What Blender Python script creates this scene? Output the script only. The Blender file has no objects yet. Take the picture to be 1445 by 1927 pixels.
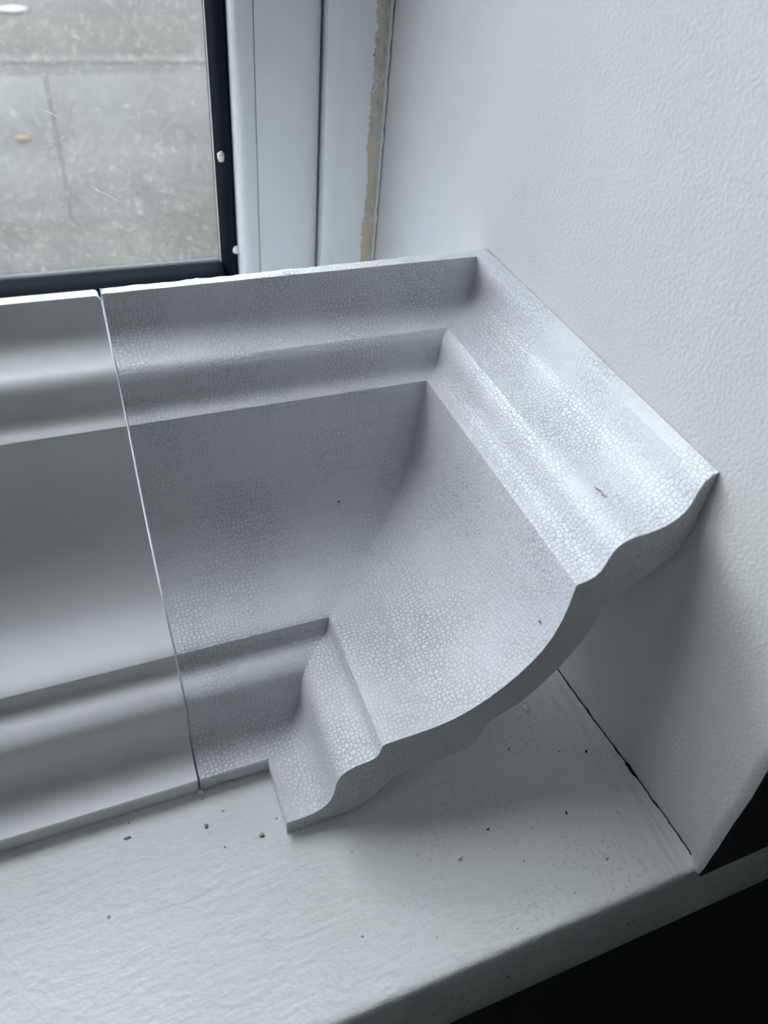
import bpy, bmesh, math, random
from mathutils import Matrix, Vector, noise
S = 0.5                       # every length below is given in half metres
D = bpy.data
C = bpy.context.scene.collection
sc = bpy.context.scene
random.seed(4)

# ------------------------------------------------------------ camera
R = ((0.928, -0.3626, 0.0863), (-0.1924, -0.6643, -0.7222), (0.3192, 0.6536, -0.6863))
cam = D.cameras.new('camera'); co = D.objects.new('camera', cam); C.objects.link(co)
ax = Vector(R[0]).normalized(); az = -Vector(R[2]); az = (az - ax * az.dot(ax)).normalized(); ay = az.cross(ax)
m = Matrix((ax, ay, az)).transposed().to_4x4()
m.translation = Vector((-0.3863, -0.1179, 0.632)) * S
co.matrix_world = m
cam.sensor_fit = 'VERTICAL'; cam.sensor_height = 36; cam.sensor_width = 36
cam.lens = 1412.54 / 1927 * 36
cam.clip_start = 0.01; cam.clip_end = 200
cam.dof.use_dof = True; cam.dof.focus_distance = 0.36; cam.dof.aperture_fstop = 9.5
sc.camera = co

# ------------------------------------------------------------ sky and exposure
SKY = 20.8
w = D.worlds.new('overcast_sky'); sc.world = w; w.use_nodes = True
nt = w.node_tree; nt.nodes.clear()
tc = nt.nodes.new('ShaderNodeTexCoord'); sx = nt.nodes.new('ShaderNodeSeparateXYZ')
rp = nt.nodes.new('ShaderNodeValToRGB'); bg = nt.nodes.new('ShaderNodeBackground'); wo = nt.nodes.new('ShaderNodeOutputWorld')
nt.links.new(tc.outputs['Generated'], sx.inputs[0]); nt.links.new(sx.outputs['Z'], rp.inputs[0])
rp.color_ramp.elements[0].position = 0.0; rp.color_ramp.elements[0].color = (0.74, 0.78, 0.83, 1)
rp.color_ramp.elements[1].position = 0.65; rp.color_ramp.elements[1].color = (0.90, 0.94, 1.0, 1)
nt.links.new(rp.outputs[0], bg.inputs['Color']); bg.inputs['Strength'].default_value = SKY
nt.links.new(bg.outputs[0], wo.inputs[0])
sc.view_settings.view_transform = 'Standard'; sc.view_settings.look = 'None'
sc.view_settings.gamma = 1; sc.view_settings.use_curve_mapping = False
sc.view_settings.exposure = 0.0
# portal that guides the sky's light through the window opening
pl = D.lights.new('window_portal', 'AREA'); pl.shape = 'RECTANGLE'; pl.size = 2.1 * S; pl.size_y = 1.7 * S
pl.cycles.is_portal = True
po = D.objects.new('window_portal', pl); C.objects.link(po)
po.location = Vector((-1.15, 0.90, .97)) * S; po.rotation_euler = (math.radians(-90), 0, 0)
sc.cycles.max_bounces = 14; sc.cycles.diffuse_bounces = 8; sc.cycles.transparent_max_bounces = 16
sc.cycles.use_denoising = True

# ------------------------------------------------------------ helpers
def link(name, me, parent=None, mat=None, kind=None, label=None, cat=None, group=None, loc=None):
    o = D.objects.new(name, me); C.objects.link(o)
    if mat is not None and me is not None:
        for k in (mat if isinstance(mat, (list, tuple)) else [mat]): me.materials.append(k)
    if parent: o.parent = parent
    if loc is not None: o.location = loc
    if kind: o['kind'] = kind
    if label: o['label'] = label
    if cat: o['category'] = cat
    if group: o['group'] = group
    return o

def mesh(name, verts, faces, sharp=35, scale=S, mats=None):
    me = D.meshes.new(name)
    me.from_pydata([Vector(v) * scale for v in verts], [], faces)
    bm = bmesh.new(); bm.from_mesh(me)
    bmesh.ops.recalc_face_normals(bm, faces=bm.faces)
    bm.to_mesh(me); bm.free()
    if mats:
        for p, i in zip(me.polygons, mats): p.material_index = i
    for p in me.polygons: p.use_smooth = True
    me.set_sharp_from_angle(angle=math.radians(sharp))
    return me

def loft(name, secs, sharp=35, caps=True, closed=True):
    n = len(secs[0]); vs = [p for s in secs for p in s]; fs = []
    for i in range(len(secs) - 1):
        for j in range(n if closed else n - 1):
            k = (j + 1) % n
            fs.append((i * n + j, i * n + k, (i + 1) * n + k, (i + 1) * n + j))
    if caps:
        fs.append(tuple(range(n - 1, -1, -1))); fs.append(tuple((len(secs) - 1) * n + j for j in range(n)))
    return mesh(name, vs, fs, sharp)

def box(name, x0, x1, y0, y1, z0, z1):
    return loft(name, [[(x, y0, z0), (x, y1, z0), (x, y1, z1), (x, y0, z1)] for x in (x0, x1)], 30)

def lerp(a, b, t): return a + (b - a) * t
def interp(tab, x):
    if x <= tab[0][0]: return tab[0][1]
    for (x0, y0), (x1, y1) in zip(tab, tab[1:]):
        if x <= x1: return lerp(y0, y1, (x - x0) / (x1 - x0))
    return tab[-1][1]

# ------------------------------------------------------------ materials
class NB:
    def __init__(s, name):
        s.m = D.materials.new(name); s.m.use_nodes = True; s.t = s.m.node_tree
        s.b = s.t.nodes['Principled BSDF']; s.out = s.t.nodes['Material Output']
        s.tc = s.t.nodes.new('ShaderNodeTexCoord')
    def n(s, typ, **kw):
        nd = s.t.nodes.new('ShaderNode' + typ)
        for k, v in kw.items():
            if k.startswith('i_'): nd.inputs[k[2:].replace('_', ' ')].default_value = v
            else: setattr(nd, k, v)
        return nd
    def l(s, a, b): s.t.links.new(a, b)
    def noise(s, scale, detail=3, rough=.55, stretch=None, dist=0):
        nd = s.n('TexNoise'); nd.inputs['Scale'].default_value = scale; nd.inputs['Detail'].default_value = detail
        nd.inputs['Roughness'].default_value = rough; nd.inputs['Distortion'].default_value = dist
        if stretch:
            mp = s.n('Mapping'); mp.inputs['Scale'].default_value = stretch
            s.l(s.tc.outputs['Object'], mp.inputs[0]); s.l(mp.outputs[0], nd.inputs['Vector'])
        else: s.l(s.tc.outputs['Object'], nd.inputs['Vector'])
        return nd.outputs['Fac']
    def ramp(s, src, stops, interp='LINEAR'):
        r = s.n('ValToRGB'); r.color_ramp.interpolation = interp
        e = r.color_ramp.elements
        while len(e) < len(stops): e.new(0.5)
        for x, (p, c) in zip(e, stops):
            x.position = p; x.color = (c if isinstance(c, tuple) else (c, c, c)) + (1,)
        s.l(src, r.inputs[0]); return r.outputs[0]
    def mix(s, f, a, b, mode='MIX'):
        nd = s.n('Mix', data_type='RGBA', blend_type=mode)
        for sock, v in ((nd.inputs[0], f), (nd.inputs[6], a), (nd.inputs[7], b)):
            if hasattr(v, 'links'): s.l(v, sock)
            elif isinstance(v, tuple): sock.default_value = v + (1,)
            else: sock.default_value = v
        return nd.outputs[2]
    def math(s, op, a, b=0.0, c=None):
        nd = s.n('Math', operation=op)
        for k, v in enumerate((a, b, c)):
            if v is None: continue
            if hasattr(v, 'links'): s.l(v, nd.inputs[k])
            else: nd.inputs[k].default_value = v
        return nd.outputs[0]
    def bump(s, h, dist, strength=1.0, prev=None):
        nd = s.n('Bump'); nd.inputs['Distance'].default_value = dist; nd.inputs['Strength'].default_value = strength
        s.l(h, nd.inputs['Height'])
        if prev is not None: s.l(prev, nd.inputs['Normal'])
        return nd.outputs[0]
    def coord(s, axis):
        x = s.n('SeparateXYZ'); s.l(s.tc.outputs['Object'], x.inputs[0]); return x.outputs[axis]
    def set(s, color=None, rough=None, normal=None, **kw):
        if color is not None:
            if hasattr(color, 'links'): s.l(color, s.b.inputs['Base Color'])
            else: s.b.inputs['Base Color'].default_value = color + (1,)
        if rough is not None:
            if hasattr(rough, 'links'): s.l(rough, s.b.inputs['Roughness'])
            else: s.b.inputs['Roughness'].default_value = rough
        if normal is not None: s.l(normal, s.b.inputs['Normal'])
        for k, v in kw.items(): s.b.inputs[k.replace('_', ' ')].default_value = v
        return s.m

def m_eps():
    s = NB('expanded_polystyrene')
    v = s.n('TexVoronoi', feature='DISTANCE_TO_EDGE'); v.inputs['Scale'].default_value = 520; v.inputs['Randomness'].default_value = .68
    wv = s.n('TexNoise'); wv.inputs['Scale'].default_value = 260; wv.inputs['Detail'].default_value = 1
    s.l(s.tc.outputs['Object'], wv.inputs['Vector'])
    add = s.n('VectorMath', operation='MULTIPLY_ADD'); s.l(wv.outputs['Color'], add.inputs[0]); add.inputs[1].default_value = (.0003,) * 3
    s.l(s.tc.outputs['Object'], add.inputs[2]); s.l(add.outputs[0], v.inputs['Vector'])
    edge = s.ramp(v.outputs['Distance'], [(0.0, 0.0), (0.05, 0.35), (0.11, 1.0)])
    patch = s.noise(22, 3, .6)
    vis = s.ramp(patch, [(.35, 0.25), (.62, 1.0)])
    f = s.math('MULTIPLY', s.math('SUBTRACT', 1.0, edge), vis)
    cell = s.n('TexVoronoi', feature='F1'); cell.inputs['Scale'].default_value = 520; cell.inputs['Randomness'].default_value = .68
    s.l(add.outputs[0], cell.inputs['Vector'])
    cv = s.n('SeparateColor'); s.l(cell.outputs['Color'], cv.inputs[0])
    base = s.mix(cv.outputs[0], (.73, .74, .775), (.76, .77, .80))
    col = s.mix(s.math('MULTIPLY', f, .8), base, (.52, .54, .58))
    dome = s.math('SUBTRACT', 1.0, s.math('MULTIPLY', cell.outputs['Distance'], cell.outputs['Distance']))
    nb = s.bump(s.math('MULTIPLY', s.math('ADD', edge, dome), vis), .00016, 1.0)
    nb = s.bump(s.noise(900, 2, .5), .0001, .6, nb)
    rg = s.math('MULTIPLY_ADD', cv.outputs[1], .22, .30)
    s.b.inputs['Subsurface Radius'].default_value = (.9, 1.0, 1.0)
    return s.set(col, rg, nb, Subsurface_Weight=.0, Subsurface_Scale=.004, Specular_IOR_Level=.5)

def m_smooth():
    s = NB('satin_white_coating')
    c = s.mix(s.ramp(s.noise(9, 4), [(.3, 0.0), (.8, 1.0)]), (.755, .76, .775), (.78, .785, .80))
    n = s.bump(s.noise(900, 3, .6, (.15, 1, 1)), .00005, .7)
    return s.set(c, .38, n)

def m_gloss(name, col, rough=.3, grime=.06):
    s = NB(name)
    g = s.ramp(s.noise(14, 5, .6, (1, 1, .25)), [(.35, 0.0), (.75, 1.0)])
    sp = s.ramp(s.noise(170, 2, .5), [(.74, 0.0), (.80, 1.0)])
    c = s.mix(s.math('MULTIPLY', g, grime * 3), col, tuple(x * .82 for x in col))
    c = s.mix(s.math('MULTIPLY', sp, .3), c, (.3, .3, .3))
    n = s.bump(s.noise(120, 3, .5, (1, 1, .1)), .0002, .35)
    return s.set(c, rough, n)

def m_casing():
    # gloss paint, scraped back beside the wall to a grey and ochre undercoat
    s = NB('scraped_window_paint')
    x = s.coord('X'); z = s.coord('Z')
    base = s.mix(s.ramp(s.noise(30, 5, .6, (1, 1, .2)), [(.4, 0.0), (.75, 1.0)]), (.66, .68, .68), (.61, .635, .635))
    wob = s.math('MULTIPLY_ADD', s.noise(420, 5, .75, (.35, 1, 1.2)), .0075, -.00375)
    wob2 = s.math('MULTIPLY_ADD', s.noise(26, 3, .6, (0.2, 0.2, 1)), .007, -.0035)
    xx = s.math('ADD', s.math('ADD', x, wob), wob2)
    inside = s.math('MULTIPLY', s.math('GREATER_THAN', xx, -.0112), s.math('LESS_THAN', s.math('ADD', x, s.math('MULTIPLY', wob, .2)), -.0030))
    tone = s.ramp(s.noise(300, 5, .75, (1, 1, .4), 1.2), [(.36, (.30, .28, .25)), (.47, (.42, .39, .34)), (.60, (.48, .455, .41)), (.66, (.64, .64, .62))])
    low = s.ramp(z, [(.0, 1.0), (.165, 1.0), (.172, 0.0), (1.0, 0.0)])
    och = s.math('MULTIPLY', s.math('MULTIPLY', low, s.math('LESS_THAN', xx, -.0066)), s.ramp(s.noise(70, 3, .6, (1, 1, .35)), [(.42, 0.0), (.47, 1.0)]))
    tone = s.mix(s.math('MULTIPLY', och, .8), tone, (.50, .40, .26))
    c = s.mix(inside, base, tone)
    smudge = s.ramp(s.noise(60, 4, .6, (1, 1, .25)), [(.60, 0.0), (.72, .5)])
    c = s.mix(smudge, c, (.52, .54, .53))
    n = s.bump(s.noise(150, 4, .6, (1, 1, .3)), .0004, .5)
    n = s.bump(s.math('SUBTRACT', 1.0, inside), .0003, 1.0, n)
    return s.set(c, .32, n)

def m_reveal():
    s = NB('white_emulsion_plaster')
    y = s.coord('Y')
    tex = s.ramp(y, [(0.0, 1.0), (.24, 1.0), (.31, 0.12), (1.0, 0.05)])
    lump = s.ramp(s.noise(650, 3, .6), [(.35, 0.0), (.7, 1.0)])
    n = s.bump(s.math('MULTIPLY', lump, tex), .00028, .5)
    n = s.bump(s.noise(35, 3, .5), .0012, .35, n)
    c = s.mix(s.ramp(s.noise(10, 4), [(.35, 0.0), (.7, 1.0)]), (.54, .545, .545), (.50, .51, .525))
    # brushed grime in the bottom corner
    z = s.coord('Z')
    g = s.math('MULTIPLY', s.ramp(z, [(0.0, 1.0), (.020, .0), (1.0, 0.0)]), s.ramp(s.noise(420, 4, .6, (.5, .06, 1)), [(.45, 0.0), (.7, .6)]))
    c = s.mix(g, c, (.50, .50, .47))
    return s.set(c, .62, n)

def m_sill():
    s = NB('old_white_gloss_sill')
    c = s.mix(s.ramp(s.noise(12, 4), [(.35, 0.0), (.7, 1.0)]), (.78, .79, .80), (.74, .75, .75))
    x = s.coord('X')
    # fine dirt pits towards the wall end
    pit = s.ramp(s.noise(560, 4, .65, (.8, 1, 1)), [(.53, 0.0), (.66, 1.0)])
    area = s.math('MULTIPLY', s.ramp(s.math('ADD', x, .5), [(.30, 0.0), (.42, 1.0), (.50, 1.0)]), s.ramp(s.noise(30, 2), [(.42, 0.0), (.62, 1.0)]))
    c = s.mix(s.math('MULTIPLY', s.math('MULTIPLY', pit, area), .5), c, (.40, .40, .37))
    # brush drag beside the wall
    drag = s.ramp(s.noise(380, 3, .6, (1, .05, 1)), [(.5, 0.0), (.68, 1.0)])
    near = s.ramp(s.math('ADD', x, .5), [(.475, 0.0), (.493, 1.0)])
    c = s.mix(s.math('MULTIPLY', s.math('MULTIPLY', drag, near), .4), c, (.44, .44, .41))
    speck = s.ramp(s.noise(260, 1, .4), [(.765, 0.0), (.79, 1.0)])
    c = s.mix(s.math('MULTIPLY', speck, .8), c, (.14, .15, .16))
    n = s.bump(s.noise(330, 4, .6, (.6, 1, 1)), .0007, .65)
    n = s.bump(s.noise(110, 3, .6, (.3, 1, 1)), .0009, .42, n)
    return s.set(c, .40, n)

def m_plain(name, col, rough=.6, sc_=20, var=.12, bumpd=.0):
    s = NB(name)
    c = s.mix(s.ramp(s.noise(sc_, 4), [(.3, 0.0), (.75, 1.0)]), col, tuple(x * (1 - var) for x in col))
    n = s.bump(s.noise(sc_ * 8, 3), bumpd, .6) if bumpd else None
    return s.set(c, rough, n)

def m_pane():
    s = NB('dusty_window_glass')
    tr = s.n('BsdfTransparent'); tr.inputs[0].default_value = (.93, .95, .94, 1)
    gl = s.n('BsdfGlossy'); gl.inputs['Roughness'].default_value = .02
    fr = s.n('Fresnel'); fr.inputs[0].default_value = 1.45
    df = s.n('BsdfDiffuse'); df.inputs[0].default_value = (.62, .61, .58, 1)
    tl = s.n('BsdfTranslucent'); tl.inputs[0].default_value = (.66, .65, .62, 1)
    dirt = s.n('MixShader'); dirt.inputs[0].default_value = .6; s.l(df.outputs[0], dirt.inputs[1]); s.l(tl.outputs[0], dirt.inputs[2])
    a = s.n('MixShader'); s.l(s.math('MULTIPLY', fr.outputs[0], .8), a.inputs[0]); s.l(tr.outputs[0], a.inputs[1]); s.l(gl.outputs[0], a.inputs[2])
    haze = s.ramp(s.noise(20, 6, .7), [(.35, .008), (.72, .030)])
    spots = s.ramp(s.noise(190, 3, .6), [(.56, 0.0), (.72, .03)])
    fine = s.ramp(s.noise(330, 3, .6), [(.55, 0.0), (.75, .04)])
    vor = s.n('TexVoronoi', feature='F1'); vor.inputs['Scale'].default_value = 70
    s.l(s.tc.outputs['Object'], vor.inputs['Vector'])
    ring = s.ramp(vor.outputs['Distance'], [(.0, .03), (.10, .015), (.16, .0)])
    tot = s.math('ADD', s.math('ADD', haze, spots), s.math('ADD', fine, ring))
    b = s.n('MixShader'); s.l(tot, b.inputs[0]); s.l(a.outputs[0], b.inputs[1]); s.l(dirt.outputs[0], b.inputs[2])
    s.l(b.outputs[0], s.out.inputs['Surface'])
    return s.m

def m_ground(name, c1, c2, scale, stretch=(.3, 1, 1)):
    s = NB(name)
    c = s.mix(s.ramp(s.noise(scale, 4, .6, stretch), [(.3, 0.0), (.7, 1.0)]), c1, c2)
    c = s.mix(.35, c, s.mix(s.noise(60, 3), tuple(x * .7 for x in c1), tuple(min(1, x * 1.3) for x in c2)))
    return s.set(c, .9, Specular_IOR_Level=.08)

EPS = m_eps(); SMOOTH = m_smooth(); CAS = m_casing(); REV = m_reveal(); SILL = m_sill(); PANE = m_pane()
SASH = m_gloss('white_sash_gloss', (.58, .60, .605), .28)
GASK = m_plain('navy_glazing_strip', (.004, .0085, .0145), .55, 40, .3); GASK.node_tree.nodes['Principled BSDF'].inputs['Specular IOR Level'].default_value = .05
GROOVE = m_plain('black_groove', (.006, .007, .009), .7)
DARK = m_plain('dark_wall_paint', (.070, .082, .080), .6, 12, .15, .0004)
ROOM = m_plain('dim_room_paint', (.035, .038, .038), .8, 3)
FLOORM = m_plain('dark_floorboards', (.03, .027, .024), .5, 5)

# ------------------------------------------------------------ coving profile: (distance from wall, height)
FRONT = [(0, .3167), (.004, .3163), (.0095, .3085), (.0108, .303), (.0117, .297), (.0123, .291), (.0135, .286), (.0157, .2815), (.019, .2775),
 (.0235, .2745), (.029, .2718), (.0355, .2700), (.042, .2688), (.049, .2684), (.0555, .2678), (.061, .2660), (.0655, .2625), (.069, .2575),
 (.0708, .2515), (.0720, .2455), (.0738, .2400), (.0765, .2360), (.080, .2335), (.0845, .2322), (.0900, .2316), (.0922, .2306), (.0925, .224), (.0926, .214),
 (.0932, .202), (.0948, .189), (.0980, .174), (.1035, .160), (.111, .147), (.120, .1355), (.131, .1240), (.1435, .1135), (.158, .1045),
 (.172, .0985), (.188, .0950), (.205, .0938), (.219, .0932), (.2305, .0929), (.2335, .0915), (.2345, .087), (.2354, .082), (.2370, .0782), (.2400, .0757), (.2443, .0743),
 (.2500, .0737), (.2565, .0725), (.2625, .0700), (.2670, .0660), (.2700, .0600), (.2714, .0530), (.2720, .0460), (.2730, .0390),
 (.2750, .0320), (.2785, .0260), (.2835, .0215), (.2900, .0187), (.2970, .0174), (.3040, .0172), (.3115, .0178), (.3128, .0165), (.3128, .0003)]
BACK = [(.3075, 0.), (.2800, 0.), (.2518, 0.), (.2463, .0060), (.2344, .0189), (.2190, .0372), (.2102, .0392), (.1837, .0404), (.1620, .0417), (.1500, .0440),
 (.1454, .0488), (.1426, .0560), (.1366, .0771), (.1239, .0845), (.1090, .0934), (.0948, .1091), (.0817, .1274), (.0728, .1431), (.0653, .1613),
 (.0613, .1731), (.0582, .1940), (.0548, .2003), (.0433, .2070), (.0333, .2165), (.0101, .2353), (.0030, .2449), (.0006, .2558), (.0003, .2735),
 (.0003, .2917), (.0003, .3092)]
PROF = FRONT + BACK
NF = len(FRONT)
YW = .5155
def xj(h): return -.3704 - .0030 * max(0, .06 - h) / .06
def smooth_secs(pts_fn, ts): return [pts_fn(t) for t in ts]

# corner piece ------------------------------------------------
MAX_A, MAX_H = .0095, .0
def mitre_pt(i):
    a, h = PROF[i]
    if i == 2: a, h = .0185, .3155
    if i == 1: a, h = .008, .3162
    if i == 0: a, h = .004, .3158
    if 3 <= i <= 7: a += (.0065, .0045, .003, .002, .001)[i - 3]
    if 15 <= i <= 30: a += .003; h += .003
    return Vector((-a, YW - a, h))
def j_pt(i):
    a, h = PROF[i]
    if i == 0: h = .3090
    if i == 1: h = .3092
    if i == 2: a, h = .0085, .3085
    return Vector((xj(h), YW - a, h))
def e_pt(i):
    a, h = PROF[i]
    if i == 0: h = .3157
    if i == 1: a, h = .0045, .3135
    if i == 2: a, h = .0090, .3085
    return Vector((-a, .143 + .04 * h, h))
N = len(PROF)
secs = []
NL = 90
for k in range(NL + 1):
    t = k / NL
    row = []
    for i in range(N):
        p = j_pt(i).lerp(mitre_pt(i), t)
        if k == 0 and i < NF: p.x += .0008 if i else .003
        if i in (0, 1) or i >= N - 2:                      # crumbly broken top edge along the back
            q = noise.noise(Vector((p.x * 60, i * .3, 3))); q2 = noise.noise(Vector((p.x * 210, 7, i * .3)))
            fade = min(1, (1 - t) * 6)
            if i in (0, 1): p.z += fade * (.0014 * q + .0007 * q2); p.y -= fade * (0.0006 + .0012 * abs(q2)) if i == 0 else 0
            if i == 1: p.y -= fade * .0006
        if i in (NF - 1, NF, NF + 1) and k < NL: p.z += max(0, .0035 + .004 * noise.noise(Vector((p.x * 55, 1.5, 0)))) * min(1, (1 - t) * 9)
        row.append(p)
    secs.append(row)
NR = 60
for k in range(1, NR + 1):
    t = k / NR
    row = []
    for i in range(N):
        p = mitre_pt(i).lerp(e_pt(i), t)
        if i == 0 or i == N - 1:
            p.x = lerp(p.x, -.0006, min(1, t * 14)) - .0004 * abs(noise.noise(Vector((p.y * 150, 2, i))))
        if k == NR and i < NF and 0 < i: p.y += .0006
        row.append(p)
    secs.append(row)
corner = link('coving_corner', loft('coving_corner', secs, 32), mat=EPS,
     label='grainy white polystyrene internal corner coving with two short legs, raw bead texture', cat='coving')

# straight smooth length --------------------------------------
secs = []
xs = [0, .0008, .002, .004, .02, .05, .1, .2, .35, .55, .8, 1.1]
for d in xs:
    row = []
    for i, (a, h) in enumerate(PROF):
        A = a; H = h
        if i == 0: H = .3088
        if i == 1: H = .3092
        if i == 2: H = .3080
        back = max(0, min(1, (.09 - a) / .09)) if i >= NF else 0
        gap = .0009 + .00018 * noise.noise(Vector((h * 120, a * 90, 0)))
        if i >= NF: gap += .006
        if i <= 2: gap += .0006
        e = max(0, 1 - d / .004)
        if i <= 2: H -= .0022 * e * e; gap += .0008 * e
        if i < NF and 2 < i < NF - 1: A -= .0006 * e * e
        if i == 2: A += .0005
        z = H
        row.append(Vector((xj(h) - gap - d, YW - A, z)))
    secs.append(row)
straight = link('coving_length', loft('coving_length', secs, 32), mat=SMOOTH,
     label='smooth satin white straight coving length butted against the corner piece, running off left', cat='coving')

# ------------------------------------------------------------ sill with its jagged cracked end
def crack_x(y):
    b = interp([(-.03, .0005), (0, .0003), (.006, .0045), (.016, .0083), (.05, .0062), (.1, .0030), (.16, -.0018), (.2133, -.0050), (.8, -.0055)], y)
    return b + .0011 * noise.noise(Vector((y * 70, 0, 0))) + .0007 * noise.noise(Vector((y * 260, 4, 0)))
def crack_w(y):
    w = .0011 + .0016 * max(0, noise.noise(Vector((y * 90, 9, 0)))) + .0010 * max(0, noise.noise(Vector((y * 300, 2, 0))))
    if abs(y - .095) < .007: w += .0022
    return w * min(1, max(.1, (y - .002) / .01))
NOSE = [(.0045, -.0001), (.0018, -.0008), (-.0002, -.0028), (-.0022, -.0065), (-.0055, -.0140), (-.0100, -.0250), (-.0145, -.0380), (-.0172, -.0500), (-.0179, -.0600), (-.0165, -.068), (-.010, -.072), (0, -.0725)]
ys = [.82 - .002 * i for i in range(int((.82 - .004) / .002))]
top = [(y, 0.0) for y in ys] + NOSE
vs = []; fs = []
cols = [-2.22, -1.6, -1.2, -.6, -.3, -.15, -.07, -.03, -.012, None]
for ci, x in enumerate(cols):
    for (y, z) in top:
        xx = x if x is not None else crack_x(y) - crack_w(y) * .5
        vs.append((xx, y, z))
n = len(top)
for ci in range(len(cols) - 1):
    for j in range(n - 1):
        fs.append((ci * n + j, ci * n + j + 1, (ci + 1) * n + j + 1, (ci + 1) * n + j))
# downturned cut end, underside
b0 = len(vs)
for (y, z) in top: vs.append((crack_x(y) - crack_w(y) * .5 - .0006, y, min(z, -.012) if z > -.012 else z))
for j in range(n - 1): fs.append(((len(cols) - 1) * n + j, (len(cols) - 1) * n + j + 1, b0 + j + 1, b0 + j))
b1 = len(vs)
vs += [(-2.22, .82, -.0725), (-.001, .82, -.0725)]
fs.append((b1, b1 + 1, (len(cols) - 1) * n + n - 1, n - 1))
# horn of the nosing running on past the wall corner
b2 = len(vs); NH = 26
hx = [-.0006 + .30 * (k / NH) ** 1.4 for k in range(NH + 1)]
horn = [(.012, .0008)] + [(y, z + .0008) for (y, z) in NOSE]
for x in hx:
    for (y, z) in horn:
        vs.append((x + (.0015 * noise.noise(Vector((y * 200, z * 200, 5))) if x < .002 else 0), y, z - .0004 + .0005 * noise.noise(Vector((x * 40, y * 50, 1)))))
nh = len(horn)
for k in range(NH):
    for j in range(nh - 1): fs.append((b2 + k * nh + j, b2 + k * nh + j + 1, b2 + (k + 1) * nh + j + 1, b2 + (k + 1) * nh + j))
me = mesh('trim_1', vs, fs, 50)
link('trim_1', me, mat=SILL, kind='structure', label='white painted windowsill with rounded front nosing, dirt pits and a cracked joint at the wall', cat='windowsill')

# ------------------------------------------------------------ right reveal wall and the dark face of the wall around its corner
def front_y(z): return interp([(-.05, -.003), (0, -.0035), (.0134, -.003), (.053, .0005), (.0895, .0037), (.1234, .0066), (.1625, .0115), (.3, .016), (3, .02)], z) + .0007 * noise.noise(Vector((z * 120, 3, 0)))
zs = [-.071, -.012, -.0006, .0004, .0015, .004, .008, .013, .02, .03, .045, .06] + [.06 + .02 * i for i in range(1, 15)] + [.4, .6, 1, 1.6, 2.2, 3, 4.05]
ts = [i / 400 for i in range(401)]
vs = []; fs = []; mi = []
for z in zs:
    fy = front_y(z)
    for t in ts:
        y = lerp(fy, .87, t)
        off = (crack_x(y) + crack_w(y) * .5)
        k = math.exp(-max(0, z) / .014)
        x = off * k if z >= 0 else off + (.0036 if z > -.002 else .0045)
        x -= 0.0030 * (math.exp(-max(0, z) / .006)) * 0
        if t < .012: x += (1 - t / .012) ** 2 * .0035
        vs.append((x, y, z))
n = len(ts)
for a in range(len(zs) - 1):
    for b in range(n - 1):
        fs.append((a * n + b, a * n + b + 1, (a + 1) * n + b + 1, (a + 1) * n + b)); mi.append(0 if a >= 3 else 1)
b0 = len(vs)
for z in zs:
    fy = front_y(z); vs.append((.009, fy - .0005, z)); vs.append((3.2, fy + .012, z))
for a in range(len(zs) - 1):
    q = b0 + 2 * a
    fs.append((a * n, (a + 1) * n, q + 2, q)); mi.append(1)
    fs.append((q, q + 2, q + 3, q + 1)); mi.append(1)
b1 = len(vs)
vs += [(0, .87, -.05), (3.2, .87, -.05), (3.2, .87, 4.05), (0, .87, 4.05)]; fs.append((b1, b1 + 1, b1 + 2, b1 + 3)); mi.append(1)
me = mesh('wall_right', vs, fs, 40, mats=mi)
link('wall_right', me, mat=[REV, DARK], kind='structure')

# dark wall below the sill, left part of the window wall, head over the window
link('wall_back', box('wall_back', -5.2, 3.2, .002, .87, -1.8, -.0718), mat=DARK, kind='structure')
link('wall_left', box('wall_left', -5.2, -2.2, .0, .87, -.0718, 1.85), mat=[ROOM], kind='structure')
link('trim_2', box('trim_2', -5.2, 3.2, .03, .87, 1.85, 4.6), mat=ROOM, kind='structure')
# the rest of the room behind the camera
link('floor', box('floor', -5.2, 3.2, -6, .87, -1.9, -1.8), mat=FLOORM, kind='structure')
link('ceiling', box('ceiling', -5, 3.2, -6, .87, 4.6, 4.7), mat=ROOM, kind='structure')
link('wall_front', box('wall_front', -5.2, 3.2, -6.1, -6, -1.8, 4.6), mat=ROOM, kind='structure')
link('wall_west', box('wall_west', -5.3, -5.2, -6, .87, -1.8, 4.6), mat=ROOM, kind='structure')
link('wall_east', box('wall_east', 3.2, 3.3, -6, .87, -1.8, 4.6), mat=ROOM, kind='structure')

# ------------------------------------------------------------ window
win = link('window_1', None, kind='structure')
win.location = (0, 0, 0)
ZB, ZT, XL = .0, 1.85, -2.2
def vloft(name, prof, z0, z1, mat, parent=win, rough=0, sharp=35, nz=2, **kw):
    secs = []
    for k in range(nz + 1):
        z = lerp(z0, z1, k / nz)
        secs.append([(x + (rough * noise.noise(Vector((z * 90, x * 9, 1))) if rough and j in (2, 3) else 0), y, z) for j, (x, y) in enumerate(prof)])
    return link(name, loft(name, secs, sharp), parent=parent, mat=mat, **kw)
# casing with scraped strip beside the wall; the crack shows as the gap to the reveal
cp = [(-.0792, .87), (-.0005, .87), (-.0016, .80), (-.0018, .796), (-.0035, .7950), (-.020, .7940), (-.050, .7925), (-.060, .7915), (-.066, .7905), (-.072, .7905), (-.0785, .7910), (-.0792, .7918)]
vloft('window_frame', cp, 0, ZT, CAS, rough=.0016, nz=300)
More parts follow.
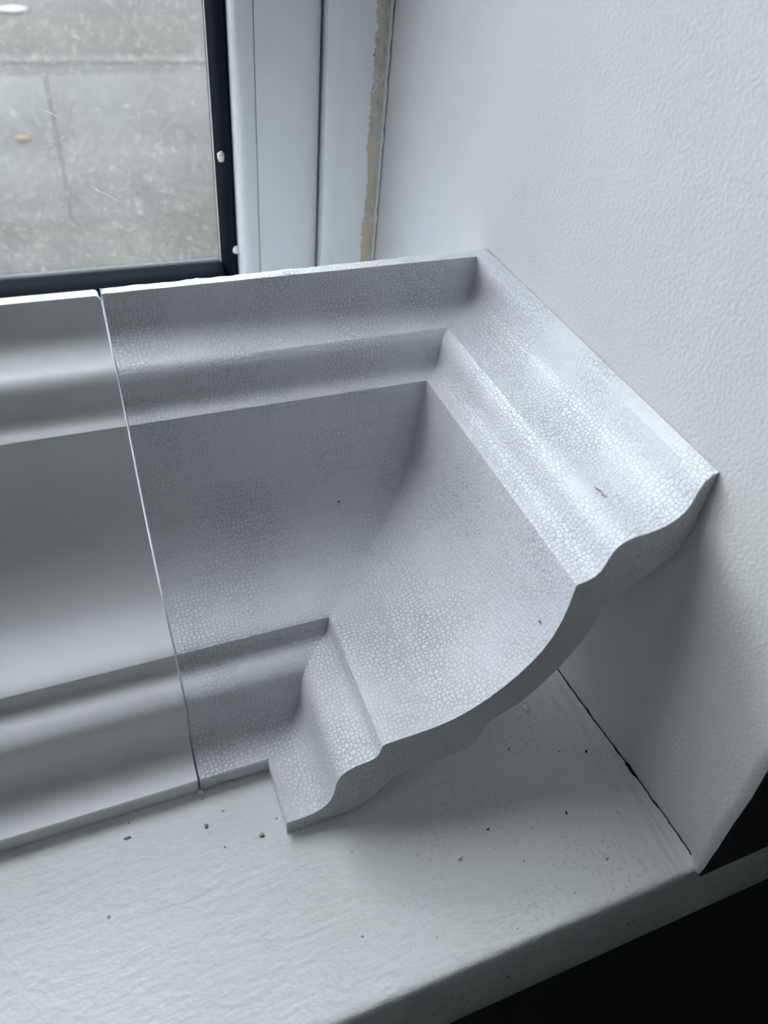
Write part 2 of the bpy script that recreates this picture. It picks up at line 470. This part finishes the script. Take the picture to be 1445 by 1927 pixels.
# caulk line between casing and plaster
# sash stile, coved towards the casing, with its rounded glazing bead
sp = [(-.1612, .88), (-.0798, .88), (-.0799, .830), (-.0803, .818), (-.0815, .810), (-.0840, .8045), (-.0880, .8005), (-.0945, .7977), (-.1030, .7965), (-.1150, .7960), (-.1605, .7958), (-.1612, .7972)]
vloft('sash_stile', sp, 0, ZT, SASH, nz=4)
bp = [(-.187, .86), (-.1615, .86), (-.1615, .7962), (-.1625, .7948), (-.168, .7935), (-.174, .7925), (-.179, .7925), (-.183, .7945), (-.1856, .7990), (-.1868, .806)]
vloft('glazing_bead', bp, 0, ZT, SASH, nz=4)
gk = [(-.2058, .842), (-.1869, .842), (-.1869, .8125), (-.1885, .8095), (-.1905, .8075), (-.196, .810), (-.201, .817), (-.2048, .8265), (-.2056, .829)]
vloft('glazing_strip', gk, .12, ZT, GASK, nz=4)
# bottom rail
def hloft(name, prof, x0, x1, mat, nx=2, wob=0):
    secs = [[(lerp(x0, x1, k / nx), y, z + (wob * noise.noise(Vector((k * .9, j, 3))) if j in (4, 5) else 0)) for j, (y, z) in enumerate(prof)] for k in range(nx + 1)]
    return link(name, loft(name, secs, 35), parent=win, mat=mat)
hloft('sash_rail', [(.86, 0), (.797, 0), (.797, .140), (.800, .147), (.806, .150), (.86, .150)], XL, -.187, SASH)
hloft('glazing_strip', [(.842, .1715), (.842, .150), (.806, .150), (.802, .155), (.803, .1605), (.809, .1645), (.817, .168), (.8265, .171), (.829, .1722)], XL, -.2056, GASK, 60, .0012)
# left stile and head rail (outside the picture, they bound the light)
link('sash_stile', box('sash_stile_left', XL, XL + .2, .797, .86, 0, ZT), parent=win, mat=SASH)
link('sash_rail', box('sash_rail_top', XL, 0, .797, .86, ZT - .08, ZT), parent=win, mat=SASH)
link('window_pane', box('window_pane', XL + .19, -.2052, .830, .836, .168, ZT - .07), parent=win, mat=PANE)
link('pane_edge', box('pane_edge', -.2066, -.2054, .8282, .8299, .172, ZT - .08), parent=win, mat=m_plain('pale_edge_seal', (.62, .62, .58), .5))
# filler dabs on the navy strip
DAB = m_plain('off_white_filler', (.62, .60, .55), .7)
def blob(name, x, y, z, rx, ry, rz, mat, seed=0, parent=None, amp=.25, seg=2, loc_px=False, **kw):
    bm = bmesh.new(); bmesh.ops.create_icosphere(bm, subdivisions=seg, radius=1)
    for v in bm.verts:
        f = 1 + amp * noise.noise(v.co * 1.7 + Vector((seed * 3.1, 0, 0)))
        v.co = Vector((v.co.x * rx, v.co.y * ry, v.co.z * rz)) * f * S
    me = D.meshes.new(name); bm.to_mesh(me); bm.free()
    for p in me.polygons: p.use_smooth = True
    return link(name, me, mat=mat, parent=parent, loc=Vector((x, y, z)) * S, **kw)
blob('filler_dab', -.2005, .8135, .309, .0050, .0030, .0064, DAB, 1, win)
blob('filler_dab', -.1890, .8060, .1965, .0052, .0034, .0056, DAB, 2, win)

# ------------------------------------------------------------ outdoors
gz = -2.4
g1 = m_ground('wet_asphalt', (.0042, .0034, .0029), (.0074, .0062, .0055), 3)
g2 = m_ground('pale_paving', (.0052, .0048, .0042), (.0092, .0087, .0078), 2.5)
g3 = m_ground('kerb_stone', (.0105, .0101, .0093), (.012, .0116, .0107), 4)
link('ground', box('ground', -60, 60, .95, 120, gz - .4, gz), mat=g1, kind='structure')
link('pavement', box('pavement', -60, 60, .95, 12.2, gz, gz + .06), mat=g2, kind='structure')
link('kerb', box('kerb', -60, 60, 12.2, 12.55, gz, gz + .07), mat=g3, kind='structure')
blob('fallen_leaf', -.64, 9.2, gz + .075, .085, .085, .012, m_ground('orange_leaf', (.032, .015, .010), (.030, .014, .009), 5), 3, label='small orange fallen leaf on the paving outside the window', cat='leaf')
blob('paper_scrap', -.53, 15.6, gz + .02, .26, .22, .02, m_ground('white_paper', (.06, .06, .06), (.06, .06, .06), 5), 5, label='small white paper scrap on the road outside, top left through the glass', cat='litter')

# ------------------------------------------------------------ crumbs and debris on the sill
CR = m_plain('grey_grit', (.42, .43, .42), .8, 300, .3)
CW = m_plain('white_foam_crumb', (.80, .82, .84), .6, 300, .1)
CD = m_plain('black_grit', (.02, .02, .02), .8, 300, .3)
crumbs = [(-.3329, .1485, .0022, .0016, .0012, CR, 'crumb', 'grey crumb on the sill just left of the foot of the right coving leg'),
 (-.3745, .1710, .0016, .0018, .0013, CR, 'crumb', 'small grey crumb on the sill below the joint of the two covings'),
 (-.4363, .1823, .0032, .0010, .0008, CR, 'paint_flake', 'thin grey paint flake on the sill in front of the smooth coving length'),
 (-.1837, .0764, .0022, .0012, .0012, CW, 'crumb', 'white crumb alone on the open sill between the coving foot and the front edge'),
 (-.0598, .1836, .0016, .0036, .0014, CW, 'paint_flake', 'pale flake on the shaded sill under the right coving leg, nearest its curve'),
 (-.0274, .1251, .0012, .0012, .0009, CD, 'grit', 'round black grit speck on the sill beside the cracked wall joint'),
 (-.0770, .0800, .0008, .0014, .0008, CD, 'grit', 'black grit speck on the sill midway between wall joint and front nosing'),
 (-.1500, .0900, .0015, .0008, .0006, CD, 'grit', 'black grit sliver on the sill right of the white crumb')]
for k, (x, y, rx, ry, rz, mt, nm, lb) in enumerate(crumbs):
    blob(nm, x, y, rz * .75, rx, ry, rz, mt, k, amp=.9, label=lb, cat='crumb' if nm == 'crumb' else 'flake' if 'flake' in nm else 'grit')
blob('foam_bead', -.3728, .2005, .0022, .0022, .0022, .0022, CW, 4, amp=.2, label='single round white foam bead at the foot of the joint between both covings', cat='bead')

# hairline scratches on the inside of the glass
def strand(name, pts, rad, mat, parent=None, **kw):
    secs = []
    for i, p in enumerate(pts):
        p = Vector(p); d = (Vector(pts[min(i + 1, len(pts) - 1)]) - Vector(pts[max(i - 1, 0)])).normalized()
        u = d.orthogonal().normalized(); v = d.cross(u)
        rr = rad * (.4 if i in (0, len(pts) - 1) else 1)
        secs.append([p + (u * math.cos(a) + v * math.sin(a)) * rr for a in (0, 2.1, 4.2)])
    return link(name, loft(name, secs, 60), parent=parent, mat=mat, **kw)
PS = m_plain('pale_scratch', (.55, .55, .53), .6)
for L in [[(-0.3548, 0.8285, 0.3684), (-0.356, 0.8285, 0.3595), (-0.3605, 0.8285, 0.3473), (-0.3686, 0.8285, 0.3334), (-0.3791, 0.8285, 0.3248), (-0.39, 0.8285, 0.3202), (-0.4029, 0.8285, 0.3162)], [(-0.3846, 0.8285, 0.325), (-0.3942, 0.8285, 0.3209), (-0.4006, 0.8285, 0.3167)], [(-0.3621, 0.8285, 0.2897), (-0.3567, 0.8285, 0.2811), (-0.3432, 0.8285, 0.2707), (-0.3313, 0.8285, 0.2632), (-0.3202, 0.8285, 0.2563)], [(-0.387, 0.8285, 0.3601), (-0.3774, 0.8285, 0.3552), (-0.3707, 0.8285, 0.3508)]]:
    strand('scratch', L, .00035, PS, win)
FB = m_plain('brown_fibre', (.30, .24, .18), .8)
strand('fibre', [(-.0528, .2095, .2690), (-.0526, .2065, .2690), (-.0505, .2035, .2690), (-.0520, .2010, .2690), (-.0500, .1960, .2690)], .0006, FB,
    label='short curled brown fibre lying on the upper step of the right coving leg', cat='fibre')
blob('grit', -.1898, .3877, .1287, .0009, .0009, .0010, CD, 12, amp=.5, label='black grit speck on the long hollow of the left coving leg', cat='grit')
blob('grit', -.0994, .1675, .1729, .0007, .0016, .0010, m_plain('brown_grit', (.2, .15, .12), .8), 13, amp=.5, label='brown grit speck near the cut end of the right coving leg', cat='grit')
